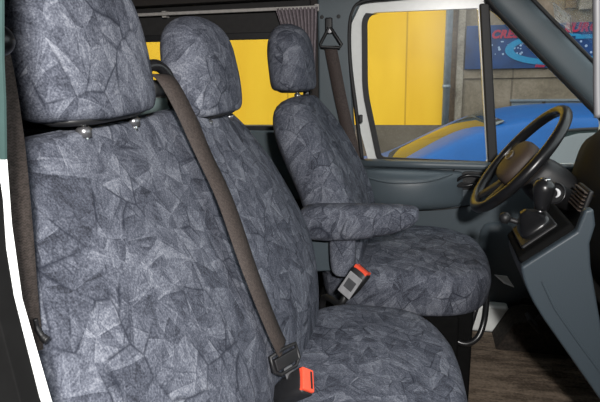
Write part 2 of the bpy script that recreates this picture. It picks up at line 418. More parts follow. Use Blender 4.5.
# bulging arm-rest pocket
def bulge(name, xs, mat, parent):
    rs = []
    for x, zt, zb, d in xs: rs.append(ring((x, .872, (zt+zb)/2), (0, d, 0), (0, 0, (zt-zb)/2), 3.2, 28))
    bm = bmesh.new(); bm_rings(bm, rs); return link(name, bm, mat, parent, sub=1)
bulge('armrest_bulge', [(.14, .73, .615, .01), (.16, .735, .60, .05), (.22, .736, .585, .085), (.32, .735, .58, .098), (.42, .733, .582, .085), (.48, .73, .588, .05), (.52, .728, .592, .02), (.535, .72, .60, .006)], 'doortrim', door)
bm = bmesh.new(); tube(bm, catmull([(.18, .795, .712), (.26, .772, .700), (.34, .768, .700), (.42, .782, .708), (.49, .825, .724)], 6), .0035, 8); link('armrest_ridge', bm, 'doortrim', door)
bm = bmesh.new(); tube(bm, catmull([(.50, .862, .735), (.482, .862, .70), (.474, .862, .66), (.478, .862, .60)], 6), .0028, 8); link('panel_groove', bm, 'black', door)
bm = bmesh.new(); tube(bm, catmull([(.23, .868, .575), (.33, .866, .571), (.42, .868, .575), (.5, .868, .585), (.62, .868, .61)], 6), .0025, 8); link('panel_groove', bm, 'black', door)
# door opener in its recess
plate('handle_recess', rounded([(.478, .655), (.60, .66), (.625, .725), (.53, .728)], .025), [], .864, .873, 'black', door, bevel=.002)
bm = bmesh.new(); tube(bm, catmull([(.50, .858, .672), (.515, .85, .700), (.545, .846, .716), (.585, .85, .712), (.592, .852, .694), (.55, .848, .678), (.50, .858, .672)], 6), .006, 10); link('door_handle', bm, 'blackgloss', door)
plate('handle_lever', rounded([(.505, .672), (.57, .668), (.585, .682), (.52, .690)], .008), [], .845, .856, 'steel' if 0 else 'blackgloss', door, bevel=.003)
# speaker pod low in the door
bulge('door_pocket', [(.60, .52, .20, .005), (.63, .54, .20, .035), (.75, .55, .19, .05), (.95, .55, .19, .05), (1.05, .55, .2, .03), (1.1, .5, .25, .005)], 'doortrim', door)
struct(box('trim_8', (.1, .80, FZ), (.715, .872, FZ+.11), 'white', bevel=.012))

struct(box('trim_17', (.76, .79, FZ), (1.3, .87, .26), 'dash', bevel=.01))
struct(plate('trim_19', [(.655, FZ), (.715, .235), (.76, .25), (1.1, .25), (1.1, FZ)], [], .66, .80, 'carpet', bevel=.008))
# A-pillar of the driver's side
A0, A1 = Vector((.575, .89, 1.325)), Vector((1.03, .89, .90))
bm = bmesh.new(); tube(bm, catmull([(.582, .88, 1.330), (.64, .88, 1.266), (.75, .88, 1.156), (.9, .88, 1.006), (1.04, .88, .866)], 5), .015, 12); struct(link('trim_9', bm, 'rubber'))
rs = []
for t in (0, .12, .3, .5, .7, .85, 1):
    c = Vector((.605, .872, 1.363)).lerp(Vector((1.075, .872, .893)), t)
    rs.append(ring(c, Vector((.033, 0, .033)), Vector((0, .024, 0)), 2.6, 24))
bm = bmesh.new(); bm_rings(bm, rs); struct(link('trim_10', bm, 'trimdark', sub=1))
bm = bmesh.new(); tube(bm, [(.655, .866, 1.385), (.69, .866, 1.350), (.85, .866, 1.190), (1.10, .866, .940)], .007, 10); struct(link('trim_11', bm, 'rubber'))
# windscreen: the plane x + z = 2.06 across the cab
ws = struct(empty('window_2', (.9, 0, 1.1)))
bm = bmesh.new(); vs = [bm.verts.new(p) for p in ((.70, -.9, 1.39), (.70, .9, 1.39), (1.22, .9, .87), (1.22, -.9, .87))]; bm.faces.new(vs)
r = bmesh.ops.extrude_face_region(bm, geom=bm.faces[:]); bmesh.ops.translate(bm, vec=(.004, 0, .004), verts=[v for v in r['geom'] if isinstance(v, bmesh.types.BMVert)])
link('glass', bm, 'glass', ws, smooth=False)
struct(box('trim_12', (.60, -.9, 1.37), (.715, .9, 1.388), 'black', bevel=.006))

# near-side door post: black seal, painted flange (its top coloured as shaded) and trim
E9 = [(.148, 1.30), (.141, 1.169), (.135, 1.135), (.132, 1.111), (.126, 1.074), (.122, 1.031), (.121, .978), (.132, .901), (.155, .80), (.19, .68)]
B9 = [(.150, 1.30), (.142, 1.168), (.133, 1.112), (.124, 1.05), (.1205, 1.017), (.1205, .983), (.128, .907), (.146, .81), (.18, .68)]
struct(plate('trim_13', [(x-.003, z) for x, z in E9 if z < 1.08] + [(.0, .68), (.0, 1.074)], [], -.905, -.903, 'white', bevel=0))
struct(plate('trim_18', [(x-.003, z) for x, z in E9 if z > 1.07] + [(.0, 1.074), (.0, 1.30)], [], -.905, -.903, 'flangeshade', bevel=0))  # upper part of the white flange, its shade put into a dark teal
struct(plate('trim_14', [(x-(.012 if z > 1.05 else .004), z) for x, z in B9]+[(-.1, .68), (-.1, 1.30)], [], -.925, -.908, 'seal', bevel=.001))
struct(box('trim_15', (-.2, -.90, .5), (.02, -.855, 1.3), 'rubber', bevel=.01))
# pale upright strip at the edge of the windscreen on the near side
bm = bmesh.new(); tube(bm, catmull([(0.471, -0.85, 1.167), (0.473, -0.85, 1.149), (0.475, -0.85, 1.13), (0.477, -0.85, 1.111), (0.479, -0.85, 1.095)], 5), .0022, 12); struct(link('trim_16', bm, 'postgrey'))

# ------------------------------------------------------------------ seats
def wobble(o, amp, s):
    from mathutils import noise
    for v in o.data.vertices:
        n = noise.noise(v.co*s)+.5*noise.noise(v.co*s*2.3); v.co += v.normal*n*amp
def xfront(z):   # front surface of the backrests
    pts = [(.48, .14), (.557, .152), (.69, .138), (.80, .090), (.92, .025), (1.0, -.02), (1.08, -.06)]
    for (z0, x0), (z1, x1) in zip(pts[:-1], pts[1:]):
        if z <= z1: return x0+(x1-x0)*(z-z0)/(z1-z0)
    return pts[-1][1]
def backrest(name, rows, parent, dx, th, dips=()):
    """rows: z -> (y0, y1); a rounded pad leaning back"""
    rs = []; N = 64
    for z, y0, y1, t in rows:
        xf = xfront(z)+(dx(z) if dx else 0); c = Vector((xf-t, (y0+y1)/2, z)); hw = (y1-y0)/2; rg = []
        for i in range(N):
            a, b = se(2*math.pi*i/N, 3.4); y = a*hw
            bul = 0
            for yc, wd, dp in dips: bul += dp*math.exp(-((c.y+y-yc)/wd)**2)
            rg.append(c+Vector((b*(t+(bul if b > 0 else 0)), y, -.15*b*t*0)))
        rs.append(rg)
    bm = bmesh.new(); bm_rings(bm, rs); o = link(name, bm, 'fabric', parent, sub=1); wobble(o, .0035, 16); return o
def headrest(cx, cy, z0, z1, hw, ht, lean, parent, tilt=0):
    rs = []; H = z1-z0
    prof = [(0, .76), (.02, .88), (.07, .96), (.18, 1.01), (.35, 1.03), (.52, 1.0), (.68, .94), (.80, .84), (.89, .69), (.955, .47), (.99, .22)]
    for t, s in prof:
        c = Vector((cx-lean*t*H, cy, z0+t*H)); rs.append(ring(c, (0, hw*s, 0), (ht*min(1, s*1.05), 0, 0), 2.7, 36))
    bm = bmesh.new(); bm_rings(bm, rs); o = link('headrest', bm, 'fabric', parent, sub=1); wobble(o, .003, 18)
    b = bmesh.new(); bm_rings(b, [ring((cx, cy, z0-.005), (0, hw*.62, 0), (ht*.6, 0, 0), 3, 28), ring((cx, cy, z0+.004), (0, hw*.80, 0), (ht*.84, 0, 0), 3, 28)])
    link('headrest_base', b, 'black', o)
    for dy in (-.062, .062):
        b = bmesh.new(); cyl(b, (cx+ht*.35, cy+dy, z0-.024), (0, 0, 1), .006, .06, 14); link('headrest_post', b, 'chrome', o)
        b = bmesh.new(); lathe(b, (cx+ht*.35, cy+dy, z0-.020), (0, 0, 1), [(.0095, 0), (.010, .010), (.007, .013)], 18); link('post_collar', b, 'collar', o)
    return o
def cushion(name, x0, x1, y0, y1, ztop, zbot, parent, nose=.05, crown=.012):
    """seat pad: outline rounded at the front, domed above"""
    cx, cy = (x0+x1)/2, (y0+y1)/2; bm = bmesh.new(); N = 56
    def outline(s, z):
        rg = []
        for i in range(N):
            a, b = se(2*math.pi*i/N, 3.0 if s > .5 else 2.6)
            hx = (x1-x0)/2*s if True else 0; hy = (y1-y0)/2*s
            x = cx+a*hx; y = cy+b*hy
            fr = max(0, (x-cx)/((x1-x0)/2)); zz = z-.02*fr**3*(1 if z > (ztop+zbot)/2 else 0)
            rg.append(Vector((x, y, zz)))
        return rg
    H = ztop-zbot
    prof = [(.90, 0), (.96, .06), (.985, .2), (1.0, .45), (1.0, .62), (.985, .78), (.945, .90), (.87, .965), (.72, 1.0), (.5, 1.0+crown/H), (.25, 1.0+crown*1.3/H)]
    bm_rings(bm, [outline(s, zbot+h*H) for s, h in prof])
    o = link(name, bm, 'fabric', parent, sub=1); wobble(o, .004, 14); return o

# double bench, passenger side
bench = tag(empty('passenger_bench_seat', (.2, -.33, FZ)), 'double passenger bench seat in blue-grey patterned fabric covers with two headrests', 'seat')
BY0, BY1 = -.84, .140
rows = [(.50, BY0+.02, BY1-.02, .05), (.53, BY0, BY1, .06), (.62, BY0, BY1+.015, .068), (.70, BY0, BY1+.018, .068), (.78, BY0, BY1+.012, .066), (.85, BY0, BY1, .062), (.91, BY0, BY1-.018, .058),
        (.955, BY0, BY1-.045, .055), (.99, BY0, BY1-.075, .050), (1.020, BY0+.01, BY1-.115, .042), (1.042, BY0+.03, BY1-.165, .030), (1.052, BY0+.06, BY1-.225, .014)]
bb = backrest('backrest', rows, bench, None, .06, dips=((-.56, .18, .012), (-.11, .17, .014)))
headrest(-.054, -.522, 1.064, 1.272, .131, .055, .12, bench)
headrest(-.046, -.130, 1.032, 1.222, .124, .055, .12, bench)
bc = cushion('seat_cushion', .06, .487, -.80, .115, .545, .40, bench)
box('seat_base', (-.02, -.76, FZ), (.44, .09, .41), 'black', bench, bevel=.01)
BV = BVHTree.FromObject(bb, bpy.context.evaluated_depsgraph_get()); 
def on_back(y, z, off=.006):
    """a point lying just in front of the bench backrest"""
    org = bb.matrix_world.inverted() @ Vector((1, y, z))
    h = BV.ray_cast(Vector((1, y, z)), Vector((-1, 0, 0)))
    return (h[0]+Vector((off, 0, 0))) if h[0] else Vector((xfront(z), y, z))

# driver's seat
drv = tag(empty('driver_seat', (.3, .5, FZ)), "single driver's seat in the same patterned fabric with armrest, beside the far door", 'seat')
DY0, DY1 = .285, .735
rows = [(.50, DY0+.02, DY1-.02, .06), (.54, DY0, DY1, .08), (.66, DY0-.005, DY1+.01, .085), (.76, DY0, DY1+.005, .085), (.85, DY0+.01, DY1, .085), (.91, DY0+.02, DY1-.015, .08),
        (.955, DY0+.035, DY1-.04, .072), (.99, DY0+.055, DY1-.07, .062), (1.015, DY0+.085, DY1-.11, .046), (1.030, DY0+.125, DY1-.155, .022)]
db = backrest('backrest', rows, drv, lambda z: .078, .06, dips=((.70, .06, .025), (.31, .05, .012)))
headrest(-.012, .50, 1.045, 1.243, .115, .064, .08, drv)
cushion('seat_cushion', .08, .60, .245, .765, .560, .42, drv)
box('seat_base', (.08, .31, FZ), (.54, .74, .43), 'seal', drv, bevel=.01)
# armrest on the inner side
rs = []
for x, zc, hz, hy in ((.055, .70, .03, .03), (.07, .70, .048, .042), (.13, .70, .052, .045), (.22, .705, .050, .045), (.30, .715, .042, .043), (.355, .725, .030, .038), (.378, .732, .016, .026)):
    rs.append(ring((x, .235, zc), (0, hy, 0), (0, 0, hz), 2.8, 28))
bm = bmesh.new(); bm_rings(bm, rs); o = link('armrest', bm, 'fabric', drv, sub=1); wobble(o, .003, 18)
rs = [ring((.175, .235, z), (h, 0, 0), (0, .022, 0), 2.8, 24) for z, h in ((.548, .018), (.556, .032), (.59, .037), (.64, .038), (.68, .035))]
bm = bmesh.new(); bm_rings(bm, rs); o = link('armrest_bracket', bm, 'fabric', drv, sub=1)
plate('hinge_cover', rounded([(.07, .535), (.165, .545), (.175, .60), (.14, .68), (.07, .68)], .02), [], .27, .30, 'trim', drv, bevel=.006)
# tubular frame under the seat's front corner
box('side_cover', (.10, .285, FZ+.16), (.50, .31, .42), 'seal', drv, bevel=.01)
bm = bmesh.new(); tube(bm, catmull([(.44, .31, .36), (.49, .305, .338), (.525, .30, .333), (.555, .305, .355), (.572, .33, .40), (.580, .38, .45)], 6), .009, 12); link('seat_frame', bm, 'blackgloss', drv)
bm = bmesh.new(); tube(bm, catmull([(.50, .34, FZ+.01), (.51, .34, .22), (.525, .34, .32), (.55, .36, .42)], 6), .009, 12); link('adjuster_bar', bm, 'blackgloss', drv)

# ------------------------------------------------------------------ belts
# 1: near-side belt at the picture's left edge
b1 = tag(empty('seat_belt', (.04, -.8, .9)), 'brown-grey seat belt hanging beside the near door post, left edge', 'seat belt', 'seat belts of the cab')
pts = catmull([(.020, -.805, 1.20), (.038, -.805, 1.15), (.041, -.805, 1.08), (.037, -.805, 1.0), (.031, -.805, .92), (.028, -.805, .86), (.024, -.805, .80)], 6)
ribbon('webbing', pts, (.35, 1, 0), .030, 'beltpale', b1)
bm = bmesh.new(); lathe(bm, (.078, -.845, 1.150), (.45, -1, 0), [(.004, -.02), (.009, -.018), (.0115, -.008), (.011, .002), (.006, .006)], 24); link('belt_guide', bm, 'blackgloss', b1)
bm = bmesh.new(); tube(bm, catmull([(.0375, -.80, .906), (.0385, -.80, .896), (.043, -.80, .888), (.0475, -.80, .885)], 5), [.0022]*5+[.003]*5+[.0038]*5+[.003], 12); link('belt_hook', bm, 'black', b1)

def frame0(loc, xd, zd):
    x = Vector(xd).normalized(); z = Vector(zd); z = (z-x*z.dot(x)).normalized(); y = z.cross(x)
    m = Matrix((x, y, z)).transposed().to_4x4(); m.translation = loc; return m
# 2: belt running over the bench backrest between its headrests down to the buckle
b2 = tag(empty('seat_belt', (.1, -.3, .56)), 'brown seat belt crossing the bench backrest diagonally to a red-button buckle', 'seat belt', 'seat belts of the cab')
pts = catmull([(-.060, -.335, 1.115), (-.03, -.352, 1.108), (0, -.355, 1.055), (.025, -.348, .985), (0.07, -0.379, 0.915), (0.12, -0.427, 0.823), (0.146, -0.426, 0.745), (0.16, -0.417, 0.696), (.166, -.404, .668)], 6)
ribbon('webbing', pts, [(.42*(1-i/len(pts))+.10, .9, 0) for i in range(len(pts))], .036, 'belt', b2)
# guide on the top edge of the backrest
bm = bmesh.new(); tube(bm, catmull([(-.085, -.345, 1.075), (-.080, -.35, 1.115), (-.065, -.325, 1.130), (-.055, -.30, 1.118), (-.05, -.285, 1.085), (-.055, -.28, 1.06)], 6), .010, 12); g_ = link('belt_guide', bm, 'blackgloss', b2)
box('guide_base', (-.09, -.35, 1.078), (-.05, -.285, 1.105), 'black', b2, bevel=.008)
# latch tongue and buckle
T = frame0((.172, -.412, .655), (.30, -.15, -.95), (.8, -.5, .3))
def tb(name, lo, hi, mat, par, bevel=.002, X=None):
    return box(name, lo, hi, mat, par, bevel=bevel, mtx=X if X is not None else T)
bm = bmesh.new(); tube(bm, [T @ Vector(p) for p in ((-.016, -.029, 0), (.008, -.029, 0), (.018, -.018, 0), (.018, .018, 0), (.008, .029, 0), (-.016, .029, 0), (-.018, 0, 0))], .0035, 8, True); link('latch_tongue', bm, 'black', b2)
tb('tongue_grip', (-.010, -.025, -.004), (.010, .025, .005), 'black', b2)
tb('tongue_plate', (.012, -.009, -.0012), (.045, .009, .0012), 'steel', b2, .0005)
T2 = Matrix.Translation((.188, -.280, .578)) @ Matrix.Rotation(R(-58), 4, 'Z') @ Matrix.Rotation(R(28), 4, 'Y')
bu = tag(empty('seat_belt_buckle', (.19, -.28, .57)), 'black buckle with bright red button lying on the bench cushion, belt tongue beside it', 'buckle', 'buckles of the cab')
def buckle(Tm, par, body='black', front=None):
    rs = [ring((x, 0, 0), (0, hy, 0), (0, 0, hz), 4, 28) for x, hy, hz in ((-.040, .010, .007), (-.034, .014, .010), (-.01, .019, .013), (.028, .021, .014), (.031, .019, .012))]
    bm = bmesh.new(); bm_rings(bm, [[Tm @ p for p in r] for r in rs]); link('buckle_body', bm, body, par, bevel=0)
    box('release_button', (.022, -.017, -.010), (.036, .017, .0125), 'red', par, bevel=.002, mtx=Tm)
    box('button_slot', (.0355, -.013, -.006), (.0368, .013, -.0025), 'black', par, bevel=0, mtx=Tm)
    if front:
        box('face_plate', (-.034, -.017, .0125), (.018, .017, .0155), front, par, bevel=.002, mtx=Tm)
        box('face_label', (-.018, -.011, .0155), (.004, .011, .0162), 'buckdark', par, bevel=0, mtx=Tm)
T2 = Matrix.Translation((.187, -.296, .575)) @ Matrix(((.62, .62, -.48, 0), (.30, .37, .88, 0), (.72, -.69, .04, 0), (0, 0, 0, 1))).normalized()
def frame(loc, xd, zd):
    x = Vector(xd).normalized(); z = Vector(zd); z = (z-x*z.dot(x)).normalized(); y = z.cross(x)
    m = Matrix((x, y, z)).transposed().to_4x4(); m.translation = loc; return m
T2 = frame((.186, -.424, .612), (.80, -.25, .66), (-.45, -.55, .65)) @ Matrix.Scale(1.1, 4)
buckle(T2, bu)
bm = bmesh.new(); tube(bm, [T2 @ Vector(p) for p in ((-.038, 0, 0), (-.055, -.002, -.006), (-.07, -.004, -.02))], .006, 10); link('buckle_stalk', bm, 'black', bu)

bu3 = tag(empty('seat_belt_buckle', (.2, .17, .56)), 'grey-faced buckle with orange-red button upright between bench and driver seat', 'buckle', 'buckles of the cab')
T3 = frame((.222, .120, .577), (.50, .1, .80), (-.35, -.9, .25)) @ Matrix.Scale(1.2, 4)
buckle(T3, bu3, 'black', 'buckgrey')
bm = bmesh.new(); tube(bm, catmull([T3 @ Vector((-.036, 0, 0)), T3 @ Vector((-.06, 0, 0)), Vector((.13, .18, .50)), Vector((.12, .20, .40))], 4), .009, 10); link('buckle_stalk', bm, 'black', bu3)

# 3: driver's belt on the far pillar
b3 = tag(empty('seat_belt', (.06, .85, .9)), 'dark seat belt hanging from its black loop on the far door pillar', 'seat belt', 'seat belts of the cab')
box('belt_anchor', (.025, .846, 1.225), (.052, .861, 1.282), 'black', b3, bevel=.005)
bm = bmesh.new(); tube(bm, [(.040, .840, 1.245), (.010, .838, 1.192), (.012, .838, 1.180), (.080, .834, 1.176), (.088, .834, 1.186), (.048, .840, 1.245)], .006, 10, True); link('belt_loop', bm, 'black', b3)
bm = bmesh.new(); cyl(bm, (.043, .842, 1.238), (0, 1, 0), .012, .012, 20); link('loop_bolt', bm, 'steel', b3, bevel=.002)
ribbon('webbing', catmull([(.046, .840, 1.180), (.062, .838, 1.10), (.082, .836, 1.0), (.105, .834, .9), (.13, .832, .8), (.145, .83, .7)], 5), (1, 0, .2), .045, 'beltdark', b3)
box('belt_clip', (.148, .85, .905), (.162, .862, .935), 'black', b3, bevel=.003)

# ------------------------------------------------------------------ curtain and rail
rail = tag(empty('curtain_rail', (-.4, .84, 1.31)), 'thin light grey curtain rail running above the far side window', 'rail')
box('rail', (-1.6, .835, 1.312), (.0, .850, 1.324), 'rail', rail, bevel=.003)
for x in (-1.2, -.6, -.005): box('rail_bracket', (x-.008, .85, 1.305), (x+.008, .885, 1.33), 'rail', rail, bevel=.002)
def curtain(x0, x1, xb0, xb1, zt, zb, label, folds=11):
    bm = bmesh.new(); nx = folds*8; nz = 16; G = []
    for j in range(nz+1):
        t = j/nz; row = []
        for i in range(nx+1):
            s = i/nx; x = (x0+(x1-x0)*s)*(1-t)+(xb0+(xb1-xb0)*s)*t
            row.append(bm.verts.new((x, .838+.012*math.sin(s*folds*2*math.pi+t*.8)*(1-.2*t), zt+(zb-zt)*t)))
        G.append(row)
    for j in range(nz):
        for i in range(nx): bm.faces.new((G[j][i], G[j][i+1], G[j+1][i+1], G[j+1][i]))
    o = link('curtain', bm, 'curtain'); s = o.modifiers.new('solid', 'SOLIDIFY'); s.thickness = .0015
    return tag(o, label, 'curtain')
curtain(-.155, .0, -.085, -.012, 1.318, 1.10, 'grey pleated curtain gathered on the rail beside the far pillar')

# pale metal cabinet in the load space, seen between the bench headrests
cab = tag(empty('cabinet', (-.6, .5, FZ)), 'pale blue-green glossy metal unit behind the bench, seen between its headrests', 'cabinet')
bm = bmesh.new(); bm_rings(bm, [ring((-.44, .50, z), (.09, 0, 0), (0, .12, 0), 5, 40) for z in (FZ, .5, 1.02, 1.032)]); link('cabinet_body', bm, 'teal', cab)
bm = bmesh.new(); bm_rings(bm, [ring((-.44, .50, z), (.095, 0, 0), (0, .125, 0), 5, 40) for z in (1.033, 1.05)]); link('cabinet_lid', bm, 'rail', cab, bevel=.003)

# ------------------------------------------------------------------ dashboard, console, wheel
dash = tag(empty('dashboard', (.95, 0, .6)), 'black dashboard behind the steering wheel with ribbed air vent', 'dashboard')
def prof(y):
    h = math.exp(-((y-.45)/.16)**4)      # cowl over the instruments
    fx = .785+.26*max(0, y-.42)
    return [(fx, .60), (fx-.005, .70), (fx+.005, .78), (fx+.02, .84), (fx+.045, .865+.055*h), (fx+.08, .88+.065*h), (1.0, .885+.02*h), (1.2, .89), (1.28, .86), (1.28, .5), (1.0, .45), (.90, .5)]
rs = [[Vector((x, y, z)) for x, z in prof(y)] for y in (-.86, -.84, -.6, -.3, -.1, .05, .2, .24, .28, .32, .38, .45, .52, .58, .62, .66, .70, .78, .84, .86)]
bm = bmesh.new(); bm_rings(bm, rs); link('dash_body', bm, 'dash', dash, bevel=0, sub=1)
plate('knee_panel', [(.775, .60), (.80, .52), (.875, .40), (.965, .22), (1.0, .14), (1.2, .14), (1.2, .60)], [], -.86, .20, 'dash', dash, bevel=.01)
vent = box('air_vent', (.0, -.05, -.03), (.012, .05, .03), 'black', dash, bevel=.004, mtx=frame((.772, .22, .79), (-1, 0, .25), (.2, 0, 1)))
for k in range(6):
    box('vent_slat', (.010, -.045, -.024+k*.009), (.020, .045, -.0215+k*.009), 'hub', vent, bevel=0, mtx=frame((.772, .22, .79), (-1, 0, .25), (.2, 0, 1)))

con = tag(empty('centre_console', (.75, .1, FZ)), 'blue-grey centre console sweeping down to the floor below the gear lever', 'console')
P = [(.597, .690), (.603, .665), (.613, .640), (.628, .61), (.650, .575), (.69, .52), (.74, .45), (.79, .38), (.86, .27), (.93, .12), (.985, .12), (.96, .20), (.87, .38), (.80, .49), (.77, .56), (.755, .62), (.735, .70), (.728, .75), (.735, .79), (.728, .825), (.712, .822), (.70, .775)]
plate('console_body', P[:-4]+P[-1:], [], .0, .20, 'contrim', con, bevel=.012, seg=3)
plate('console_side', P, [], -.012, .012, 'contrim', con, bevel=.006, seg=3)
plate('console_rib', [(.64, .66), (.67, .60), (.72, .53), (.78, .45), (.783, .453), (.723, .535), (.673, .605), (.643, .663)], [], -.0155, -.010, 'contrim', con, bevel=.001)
S = frame((.652, .098, .738), (.10, 0, .085), (-.085, 0, .10))
box('gear_bezel', (-.070, -.092, -.02), (.064, .092, .012), 'seal', con, bevel=.008, mtx=S)
box('bezel_rim', (-.050, -.070, .012), (.040, .070, .022), 'black', con, bevel=.006, mtx=S)

gl = tag(empty('gear_lever', (.65, .1, .75)), 'black gear lever with rounded knob and leather gaiter on the centre console', 'gear lever')
rs = []
for z, hx, hy in ((.018, .042, .058), (.030, .038, .050), (.036, .034, .046), (.042, .026, .034), (.048, .024, .028), (.056, .014, .017), (.064, .009, .010)):
    rs.append([S @ p for p in ring((.0, 0, z), (hx, 0, 0), (0, hy, 0), 3.2, 28)])
bm = bmesh.new(); bm_rings(bm, rs); link('gaiter', bm, 'blackgloss', gl, sub=1)
bm = bmesh.new(); tube(bm, [(.645, .1, .765), (.651, .1, .800)], .006, 14); link('lever_shaft', bm, 'steel', gl)
bm = bmesh.new(); lathe(bm, (.650, .1, .790), (.06, 0, 1), [(.010, 0), (.015, .002), (.017, .012), (.020, .028), (.0235, .045), (.0235, .056), (.019, .066), (.010, .071), (.002, .072)], 28); kn = link('gear_knob', bm, 'blackgloss', gl)
bm = bmesh.new(); bmk = lathe(bm, (.6547, .1, .8625), (.06, 0, 1), [(.011, -.002), (.011, 0.001), (.004, .0015)], 20); link('knob_badge', bm, 'chrome', kn)
hl = tag(empty('control_lever', (.6, .12, .75)), 'short black lever with ball knob pointing towards the driver seat from the console', 'lever')
bm = bmesh.new(); tube(bm, [(.640, .13, .738), (.612, .12, .752), (.582, .11, .763)], [.010, .007, .006], 12); link('lever_shaft', bm, 'black', hl)
bm = bmesh.new(); bmesh.ops.create_icosphere(bm, subdivisions=3, radius=.0135, matrix=Matrix.Translation((.575, .108, .766)) @ Matrix.Diagonal((1, 1, 1.05, 1))); link('ball_knob', bm, 'black', hl)

# steering wheel and column
WC = Vector((.650, .45, .845)); UPV = Vector((.216, 0, .272)).normalized(); AX = Vector((-UPV.z, 0, UPV.x)); YV = Vector((0, 1, 0))
st = tag(empty('steering_wheel', WC), 'black steering wheel with brown centre pad in front of the far window', 'steering wheel')
def onw(a, r, h=0): return WC+(UPV*math.sin(a)+YV*math.cos(a))*r+AX*h
bm = bmesh.new(); tube(bm, [onw(2*math.pi*i/72, .176) for i in range(72)], .0155, 14, True); link('rim', bm, 'blackgloss', st)
for k, a in enumerate((R(8), R(172), R(250), R(290))):
    bm = bmesh.new(); rs = []
    for r_, wd in ((.05, .026), (.10, .020), (.15, .016), (.172, .018)):
        c = onw(a, r_, -.022+.022*(r_/.176)**2); tg = (UPV*math.cos(a)-YV*math.sin(a)); rs.append(ring(c, tg*wd, AX*.008, 2.6, 18))
    bm_rings(bm, rs); link('spoke', bm, 'black', st)
bm = bmesh.new(); bm_rings(bm, [ring(WC+AX*h-UPV*.008, YV*.082*s, UPV*.070*s, 3, 36) for h, s in ((-.055, .72), (-.04, .9), (-.015, 1), (.006, .98), (.016, .88), (.022, .65), (.024, .3))]); pad = link('centre_pad', bm, 'hub', st, sub=1)
bm = bmesh.new(); bm_rings(bm, [ring(WC+AX*h-UPV*.004, YV*.026*s, UPV*.014*s, 2, 32) for h, s in ((.020, 1), (.0265, 1), (.028, .8))]); bd = link('oval_badge', bm, 'hub', pad)
bm = bmesh.new(); tube(bm, [WC+AX*.028-UPV*.004+YV*.026*math.cos(t)+UPV*.014*math.sin(t) for t in [2*math.pi*i/32 for i in range(32)]], .0014, 8, True); link('badge_ring', bm, 'steel', pad)
col = tag(empty('steering_column', (.75, .45, .75)), 'black steering column cowl below the wheel with ignition lock ring', 'steering column')
rs = [ring(WC-AX*d, YV*a, UPV*b, 3.2, 30) for d, a, b in ((.045, .05, .042), (.055, .062, .055), (.10, .068, .066), (.17, .066, .060), (.20, .055, .05))]
bm = bmesh.new(); bm_rings(bm, rs); link('column_cowl', bm, 'black', col, sub=1)
IG = Vector((.712, .262, .792)); IA = Vector((-.55, -.75, .35)).normalized(); q = IA.to_track_quat('Z', 'Y'); iu, iv = q @ Vector((1, 0, 0)), q @ Vector((0, 1, 0))
bm = bmesh.new(); cyl(bm, IG-IA*.05, IA, .028, .10, 30); link('lock_housing', bm, 'black', col, bevel=.003)
bm = bmesh.new(); tube(bm, [IG+(iu*math.cos(t)+iv*math.sin(t))*.026 for t in [2*math.pi*i/40 for i in range(40)]], .003, 8, True); link('lock_ring', bm, 'blackgloss', col)
bm = bmesh.new(); tube(bm, [IG+IA*.003+(Vector((.96, -.28, 0))*math.cos(t)+Vector((0, 0, 1))*math.sin(t))*.012 for t in [R(-75+150*i/16) for i in range(17)]], [.002+.0025*math.sin(math.pi*i/16) for i in range(17)], 8); link('lock_crescent', bm, 'paper', col)
for dz, dd in ((.03, (-.05, -.17, .02)), (.0, (.0, .16, .03))):
    bm = bmesh.new(); c = WC-AX*.085; tube(bm, [c, c+Vector(dd)*.6, c+Vector(dd)], [.007, .006, .008], 12); link('stalk', bm, 'black', col)

# pedals
for x, y, z, lb in ((.76, .60, .27, 'black pedal on its bent arm, the nearer one below the console'), (.80, .74, .30, 'black pedal on its bent arm, the one closest to the far door')):
    pd = tag(empty('pedal', (x, y, z)), lb, 'pedal')
    bm = bmesh.new(); tube(bm, catmull([(x+.20, y, z+.21), (x+.12, y, z+.13), (x+.04, y, z+.05), (x+.01, y, z+.01)], 5), .007, 10); link('pedal_arm', bm, 'black', pd)
    box('pedal_pad', (-.03, -.03, -.006), (.03, .03, .006), 'rubber', pd, bevel=.004, mtx=frame((x, y, z), (-.5, 0, .6), (-.7, 0, .5)))

# floor mat with worn ribs
fm = tag(empty('floor_mat', (.75, .3, FZ)), 'worn brown dirty floor mat in front of the seats', 'mat')
box('mat', (.44, -.10, FZ), (1.05, .79, FZ+.008), 'mat', fm, bevel=.003)
bm = bmesh.new()
for k in range(7):
    y = .46+k*.026; bm_box(bm, (.80+.006*k, y, FZ+.008), (1.0, y+.010, FZ+.0125))
link('heel_ribs', bm, 'mat', fm, bevel=.001)
box('mat_edging', (.44, -.13, FZ), (1.05, -.10, FZ+.012), 'rubber', fm, bevel=.003)
pa = bmesh.new(); vs = [pa.verts.new(p) for p in ((.655, .80, .355), (.70, .80, .352), (.728, .80, .31), (.69, .795, .325))]; pa.faces.new(vs)
r = bmesh.ops.extrude_face_region(pa, geom=pa.faces[:]); bmesh.ops.translate(pa, vec=(0, .003, .0), verts=[v for v in r['geom'] if isinstance(v, bmesh.types.BMVert)])
tag(link('paper', pa, 'paper', smooth=False), 'crumpled white paper tucked in the far door pocket', 'paper')
# sticker on the windscreen
K = frame((.807, .794, 1.2485), (.72, 0, -.72), (-.7, 0, -.7))
stk = bmesh.new(); bm_box(stk, (-.038, -.085, -.0005), (.038, .085, 0), K @ Matrix.Rotation(R(22), 4, 'Z')); so = link('windscreen_sticker', stk, 'sticker', smooth=False); KR = K @ Matrix.Rotation(R(22), 4, 'Z')
bm = bm_box(bmesh.new(), (.036, -.086, -.001), (.041, .086, 0), KR); link('sticker_edge', bm, 'paper', so, smooth=False)
tag(so, 'square clear sticker on the inside of the windscreen at upper right', 'sticker')

